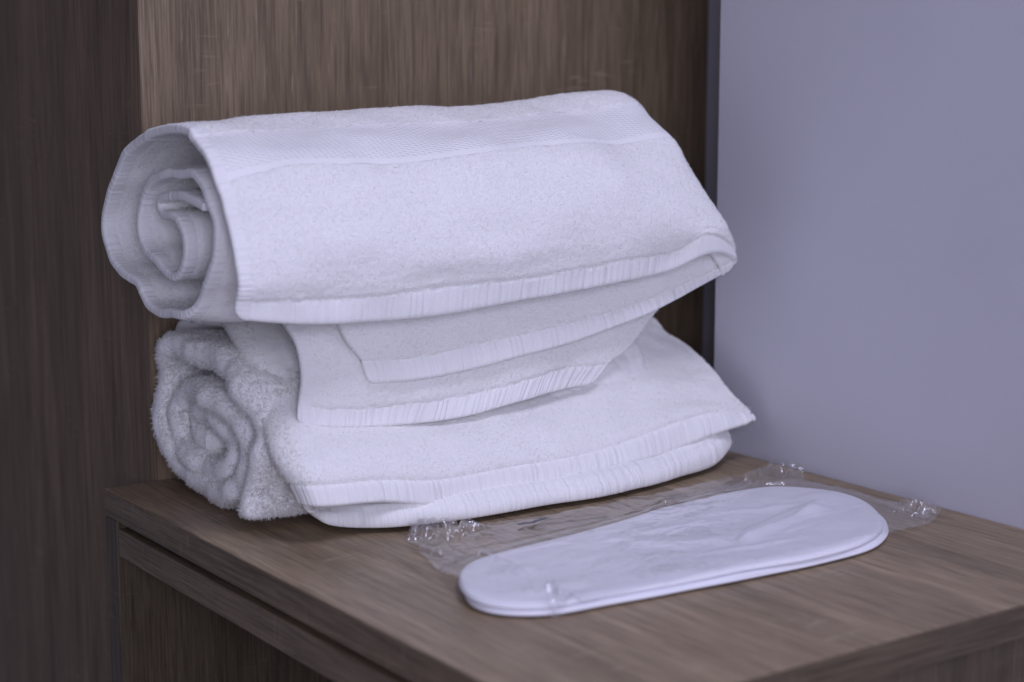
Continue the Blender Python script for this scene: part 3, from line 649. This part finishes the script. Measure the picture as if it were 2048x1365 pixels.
# woven diamonds of the border, with a plain welt on either side
u, v = A.S, A.T
inb = np.clip((u - bs0) / .0015, 0, 1) * np.clip((bs1 - u) / .0015, 0, 1)
A.rel += inb * (-0.0003)
A.rel -= 0.0004 * (np.exp(-((u - bs0) / .0009) ** 2) + np.exp(-((u - bs1) / .0009) ** 2))
A.terry *= (1 - 0.85 * inb)
A.build('terry_cloth', m_body, TERRY, upper)
A.build('end_hem', m_hem, HEM, upper, 0.15)
A.build('side_hem', m_side, SIDE, upper, 0.3)
BAND0, BAND1 = bs0 + .0045, bs1 - .003
BORDER = towel_material('woven_border', 'band', (.91, .905, .882))
A.build('woven_border', m_band, BORDER, upper, 0.1)
pile_u = [A.tufts(m_body & cell_rows(A, 0, A.row_s[14])[:, None], 3.0e6, 0.0012, 0.00034, 31, spread=.7, flat=.92),
          A.tufts(m_body & cell_rows(A, A.row_s[9], A.row_s[22])[:, None] & cell_cols(A, 0, .05)[None, :], 3.0e6, 0.0012, 0.00034, 32, -1, spread=.7, flat=.92),
          A.tufts(m_body & cell_rows(A, A.row_s[22], 9)[:, None] & cell_cols(A, 0, .05)[None, :], 3.0e6, 0.0012, 0.00034, 33, spread=.7, flat=.92),
          A.tufts(m_body & cell_rows(A, A.row_s[22], 9)[:, None] & cell_cols(A, 0, .05)[None, :], 3.0e6, 0.0012, 0.00034, 34, -1, spread=.7, flat=.92)]

B = Sheet(CTRL_B, 0.0013, 0.0040, 41, 0.0006, 0.00012, folds=.0009, foldhem=.8)
rib_relief(B, B.row_s[1], seed=42)
allc = np.ones((len(B.s) - 1, len(B.t) - 1), bool)
mh = allc & cell_rows(B, -1, B.row_s[1])[:, None]
flap = B.build('flap', allc & ~mh, TERRY, upper)
B.build('end_hem', mh, HEM, flap, 0.15)
pile_u.append(B.tufts(allc & ~mh, 3.0e6, 0.0012, 0.00034, 43, spread=.7, flat=.92))

C = Sheet(CTRL_C, 0.0013, 0.0040, 51, 0.0006, 0.00012, folds=.0010, foldhem=.8)
rib_relief(C, C.row_s[1], seed=52, amp=.0004, pitch=.0052)
side_relief(C, SIDE_W, seed=53)
allc = np.ones((len(C.s) - 1, len(C.t) - 1), bool)
mh = allc & cell_rows(C, -1, C.row_s[1])[:, None]
ms = allc & cell_cols(C, -1, SIDE_W)[None, :] & ~mh
flap = C.build('flap', allc & ~mh & ~ms, TERRY, upper)
C.build('end_hem', mh, HEM, flap, 0.15)
C.build('side_hem', ms, SIDE, flap, 0.3)
pile_u.append(C.tufts(allc & ~mh & ~ms, 3.0e6, 0.0012, 0.00034, 54, spread=.7, flat=.92))
build_pile('terry_pile', pile_u, PILE, upper)

# --- lower towel
lower = thing('rolled_towel', 'plush white terry towel rolled up, resting on the desk beneath the other one', 'towel', (0.2, -0.11, 0.0), 'white towels stacked on the desk')
D = Sheet(CTRL_D, 0.0016, 0.0044, 61, 0.0008, 0.00012, corner=.012)
rib_relief(D, D.row_s[1], seed=62, amp=.00062)
allc = np.ones((len(D.s) - 1, len(D.t) - 1), bool)
mh = allc & cell_rows(D, -1, D.row_s[1])[:, None]
D.build('terry_cloth', allc & ~mh, TERRY, lower)
D.build('end_hem', mh, HEM, lower, 0.15)
pile_l = [D.tufts(allc & ~mh & cell_rows(D, 0, D.row_s[9])[:, None], 3.0e6, 0.0012, 0.00034, 63, spread=.7, flat=.92),
          D.tufts(allc & ~mh & cell_rows(D, 0, D.row_s[9])[:, None] & cell_cols(D, -1, .040)[None, :], 1.6e6, 0.0019, 0.00042, 64, spread=.7, flat=.7)]

E = Sheet(CTRL_E, 0.0016, 0.0042, 71, 0.0004, 0.0001)
rib_relief(E, E.row_s[2], seed=72, amp=.00055)
allc = np.ones((len(E.s) - 1, len(E.t) - 1), bool)
E.build('end_hem', allc, HEM, lower, 0.3)

Sx = Sheet(CTRL_S, 0.0021, 0.0160, 81, 0.0012, 0.0006, rim=.003, folds=.0010, corner=.012)
allc = np.ones((len(Sx.s) - 1, len(Sx.t) - 1), bool)
Sx.build('roll', allc, TERRY, lower)
near = allc & cell_cols(Sx, -1, .055)[None, :]
outer = allc & cell_cols(Sx, .02, .10)[None, :] & cell_rows(Sx, -1, Sx.row_s[12])[:, None]
for k, sd in ((82, 1), (83, -1)):
    pile_l.append(Sx.tufts(near, 2.8e6, 0.0022, 0.00042, k, sd, spread=.65, clump=.0022, flat=.7))
pile_l.append(Sx.tufts(outer, 2.4e6, 0.0021, 0.00042, 84, spread=.8, flat=.7))
build_pile('terry_pile', pile_l, PILE, lower)

# ------------------------------------------------------------------ slippers and their bag
def closed_curve(pts, n):
    p = np.array(pts, float) / 10000.0
    m = len(p)
    ext = np.concatenate([p[-3:], p, p[:3]])
    d = np.r_[0, np.cumsum(np.linalg.norm(np.diff(ext, axis=0), axis=1))]
    t = np.linspace(d[3], d[3 + m], n, endpoint=False)
    return spline(ext, d, t)


OUTLINE = closed_curve(CTRL_slip, 200)
CEN = OUTLINE.mean(axis=0)
AX = np.array([np.cos(math.radians(-11.5)), np.sin(math.radians(-11.5))])     # long axis of the soles on the desk
AY = np.array([-AX[1], AX[0]])


def slipper_relief(x, y):
    """folded upper lying flat: a raised V-shaped edge and creases"""
    q = np.stack([x, y], -1) - CEN
    a, b = q @ AX, q @ AY
    z = np.zeros_like(a)

    def crease(a0, b0, a1, b1, w, h, one=0.0):
        dx, dy = a1 - a0, b1 - b0
        l = math.hypot(dx, dy)
        tt = ((a - a0) * dx + (b - b0) * dy) / l
        nn = (-(a - a0) * dy + (b - b0) * dx) / l
        f = np.clip(tt / .012, 0, 1) * np.clip((l - tt) / .012, 0, 1)
        g = np.exp(-(nn / w) ** 2)
        if one:
            g = np.where(nn * one > 0, np.exp(-(nn / (w * 4)) ** 2), g)
        return h * f * g
    z += crease(.115, .035, .020, -.018, .0014, .0022, 1)
    z += crease(.020, -.018, -.045, .006, .0014, .0018, 1)
    z += crease(.105, .038, .03, .040, .002, .0010, -1)
    z += crease(.03, .030, -.02, .018, .0014, .0009)
    z += crease(.012, .022, -.03, .004, .0012, .0009)
    z += crease(.005, .012, -.02, -.006, .0010, .0009)
    z += crease(-.005, .030, -.035, .022, .0011, .0008)
    z += crease(.10, .008, .05, -.014, .0018, .0007)
    z += crease(-.03, .012, -.10, .026, .0018, .0006)
    z += crease(.06, -.025, -.02, -.034, .0020, .0006)
    return z


def sole(name, parent, z0, z1, shift, grow, relief, mat, seed):
    """a padded sole: rings run up the rounded edge and across the top"""
    base = CEN + (OUTLINE - CEN) * grow + np.array(shift)
    n = len(base)
    h = z1 - z0
    prof = [(0.93, 0.0), (0.965, .10), (0.99, .28), (1.0, .50), (0.992, .70), (0.972, .86), (0.94, .96), (0.90, 1.0)]
    base = base * 1.0
    ph = np.linspace(0, 2 * np.pi, n, endpoint=False)
    wob = sum(np.sin(k * ph + seed * k * 1.7) * a for k, a in ((3, .0006), (5, .0005), (9, .0003), (14, .0002)))
    rings = []
    c = CEN + np.array(shift)
    tan = np.roll(base, -1, 0) - np.roll(base, 1, 0)
    nrm = np.stack([tan[:, 1], -tan[:, 0]], 1)
    nrm /= np.linalg.norm(nrm, axis=1, keepdims=True)
    if ((base - c) * nrm).sum() < 0:
        nrm = -nrm
    base = base + nrm * wob[:, None]
    for k, f in prof:
        rings.append(np.c_[base - nrm * (1 - k) * .055, np.full(n, z0 + h * f)])
    edge = rings[-1][:, :2]
    for f in np.linspace(0, 1, 46)[1:]:
        r = c + (edge - c) * (1 - f) if f < 1 else c + (edge - c) * 1e-3
        rings.append(np.c_[r, np.full(n, z1)])
    V = np.array(rings)
    if relief:
        fade = np.clip((np.arange(len(rings)) - 7) / 4.0, 0, 1)[:, None]
        V[..., 2] += slipper_relief(V[..., 0], V[..., 1]) * 1.35 * fade
        V[..., 2] += (smooth_noise((V[..., 0] + 1, V[..., 1] + 1), 0, (.022, .018), seed) * .0007
                      + smooth_noise((V[..., 0] + 1, V[..., 1] + 1), 0, (.009, .008), seed + 1) * .00028) * fade
    V[..., 2] += (.5 + smooth_noise((V[..., 0] + 1, V[..., 1] + 1), 0, (.05, .03), 300)) * .0004 * np.clip(z0 / .004, 0, 1)
    V[..., 2] = np.maximum(V[..., 2], .0004)
    m = len(rings)
    i, j = np.meshgrid(np.arange(m - 1), np.arange(n), indexing='ij')
    a = i * n + j
    b = i * n + (j + 1) % n
    F = np.stack([a, b, b + n, a + n], -1).reshape(-1, 4)
    return mesh_obj(name, V.reshape(-1, 3), F, mat, parent)


def slipper(label, z0, shift, grow, relief, seed):
    t = thing('slipper', label, 'slipper', (CEN[0] + shift[0], CEN[1] + shift[1], z0), 'pair of bagged slippers')
    sole('sole', t, z0, z0 + .0034, shift, grow, False, NONWOVEN, seed)
    sole('upper', t, z0 + .0016, z0 + .0038, (shift[0] + .0003, shift[1] + .0004), grow * .992, relief, NONWOVEN, seed + 5)
    return t


slipper('flat white disposable slipper underneath the other one in the clear bag', .0006, (.0012, -.0016), 1.0, False, 91)
slipper('flat white disposable slipper with creased upper lying on top in the clear bag', .0042, (0.0, 0.0), 1.0, True, 95)

BAG = np.array(CTRL_bag, float) / 10000.0


def poly_dist(pt, poly):
    """signed distance, positive inside"""
    x, y = pt[..., 0], pt[..., 1]
    inside = np.zeros(x.shape, bool)
    d2 = np.full(x.shape, 1e9)
    n = len(poly)
    for k in range(n):
        a, b = poly[k], poly[(k + 1) % n]
        cond = (a[1] > y) != (b[1] > y)
        with np.errstate(divide='ignore', invalid='ignore'):
            xi = (b[0] - a[0]) * (y - a[1]) / (b[1] - a[1] + 1e-15) + a[0]
        inside ^= cond & (x < xi)
        e = b - a
        t = np.clip(((x - a[0]) * e[0] + (y - a[1]) * e[1]) / (e @ e), 0, 1)
        d2 = np.minimum(d2, (x - a[0] - t * e[0]) ** 2 + (y - a[1] - t * e[1]) ** 2)
    d = np.sqrt(d2)
    return np.where(inside, d, -d)


def film_sheet(parent):
    step = 0.0011
    lo, hi = BAG.min(0) - .002, BAG.max(0) + .002
    xs, ys = np.arange(lo[0], hi[0], step), np.arange(lo[1], hi[1], step)
    X, Y = np.meshgrid(xs, ys, indexing='ij')
    pt = np.stack([X, Y], -1)
    db, dsl = poly_dist(pt, BAG), poly_dist(pt, OUTLINE)
    low = OUTLINE + np.array([.0012, -.0016])
    dsl = np.maximum(dsl, poly_dist(pt, low) - .002)
    ztop = 0.0110
    inside = np.clip(dsl / .004, 0, 1)
    outside = np.clip(1 + dsl / .024, 0, 1) ** 1.8
    z = np.where(dsl > 0, ztop - .0016 * (1 - inside) ** 2, .0014 + (ztop - .0030) * outside)
    z += slipper_relief(X, Y) * 1.35 * np.clip(dsl / .006, 0, 1)
    # crumpled film: ridged folds where it stands free, nearly flat where it clings to the slipper
    r1 = 1 - np.abs(smooth_noise((X, Y), 0, (.017, .014), 101))
    r2 = 1 - np.abs(smooth_noise((X + Y * .6, Y - X * .6), 0, (.008, .006), 102))
    free = np.clip(-dsl / .010, 0, 1)
    z += free * (np.clip(r1, 0, 1) ** 3 * .0007 + np.clip(r2, 0, 1) ** 2 * .0002)
    q = pt - CEN
    la, lb = q @ AX + 1, q @ AY + 1
    r3 = np.clip(1 - 1.3 * np.abs(smooth_noise((la + .5 * lb, lb - .25 * la), 0, (.06, .011), 104)), 0, 1) ** 4
    z += (1 - free) * (np.clip(r2, 0, 1) * .0003 + r3 * .0011)
    z += free * r3 * .0012
    for (cx, cy, rad, h) in CRUMPLES:
        g = np.exp(-(((X - cx) ** 2 + (Y - cy) ** 2) / rad ** 2))
        z += g * h * np.clip(1.2 - 1.6 * np.abs(smooth_noise((X, Y), 0, (.0055, .0050), int(cx * 9000))), 0, 1)
    for k, r in enumerate(CTRL_ridge):
        r = np.array(r, float) / 10000.0
        d = np.full(X.shape, 9.0)
        for a, c in zip(r[:-1], r[1:]):
            e = c - a
            t = np.clip(((X - a[0]) * e[0] + (Y - a[1]) * e[1]) / (e @ e), 0, 1)
            d = np.minimum(d, np.hypot(X - a[0] - t * e[0], Y - a[1] - t * e[1]))
        z += RIDGE_H[k] * np.clip(1 - d / .0026, 0, 1)
    z = np.maximum(z, .0008)
    keep = db > 0
    cells = keep[:-1, :-1] & keep[1:, :-1] & keep[:-1, 1:] & keep[1:, 1:]
    i, j = np.nonzero(cells)
    m = len(ys)
    a = i * m + j
    F = np.stack([a, a + m, a + m + 1, a + 1], 1)
    used, inv = np.unique(F.ravel(), return_inverse=True)
    V = np.stack([X, Y, z], -1).reshape(-1, 3)[used]
    return mesh_obj('film', V, inv.reshape(-1, 4), FILM, parent)


RIDGE_H = (.0048, .0046, .0030, .0050, .0030, .0048, .0052)
CRUMPLES = [(.108, -.230, .016, .011), (.130, -.238, .014, .008), (.402, -.230, .017, .009), (.388, -.362, .018, .010), (.078, -.396, .013, .009), (.380, -.222, .014, .004), (.085, -.345, .012, .0015)]
bag = thing('plastic_bag', 'crumpled clear plastic bag wrapped around the white slippers', 'bag', (CEN[0], CEN[1], 0.0))
film_sheet(bag)


def ribbon(name, pts, width, z, thick, mat, parent):
    p = np.array(pts, float) / 10000.0
    tan = np.gradient(p, axis=0)
    nrm = np.stack([-tan[:, 1], tan[:, 0]], 1)
    nrm /= np.linalg.norm(nrm, axis=1, keepdims=True)
    w = width * np.interp(np.linspace(0, 1, len(p)), [0, .2, .8, 1], [.6, 1, 1, .7])[:, None]
    n = len(p)
    rows = [np.c_[p + nrm * w / 2, np.full(n, z)], np.c_[p - nrm * w / 2, np.full(n, z)], np.c_[p - nrm * w / 2, np.full(n, z + thick)], np.c_[p + nrm * w / 2, np.full(n, z + thick)]]
    V = np.concatenate(rows)
    F = [[k * n + i, k * n + i + 1, ((k + 1) % 4) * n + i + 1, ((k + 1) % 4) * n + i] for k in range(4) for i in range(n - 1)]
    F += [[0, n, 2 * n, 3 * n], [n - 1, 4 * n - 1, 3 * n - 1, 2 * n - 1]]
    return mesh_obj(name, V, F, mat, parent, smooth=False)


INK, _nt, _bs, _tc = new_mat('navy_ink')
_bs.inputs['Base Color'].default_value = (.035, .04, .085, 1)
_bs.inputs['Roughness'].default_value = .4
tag(ribbon('printed_mark', CTRL_mark, .0028, .0040, .0002, INK, bag), 'small dark navy printed stroke')


def thread(pts, parent):
    p = np.array(pts, float) / 10000.0
    t = np.r_[0, np.cumsum(np.linalg.norm(np.diff(p, axis=0), axis=1))]
    q = spline(p, t, np.linspace(0, t[-1], 24))
    tan = np.gradient(q, axis=0)
    tan /= np.linalg.norm(tan, axis=1, keepdims=True)
    a = np.cross(tan, [0.3, 0.9, 0.2])
    a /= np.linalg.norm(a, axis=1, keepdims=True)
    c = np.cross(tan, a)
    r = .00016
    ring = [q + r * (a * math.cos(k) + c * math.sin(k)) for k in (0, 2.094, 4.189)]
    n = len(q)
    V = np.concatenate(ring)
    F = [[k * n + i, k * n + i + 1, ((k + 1) % 3) * n + i + 1, ((k + 1) % 3) * n + i] for k in range(3) for i in range(n - 1)]
    return mesh_obj('loose_thread', V, F, PILE, parent)


thread(CTRL_thread0, lower)
thread(CTRL_thread1, lower)
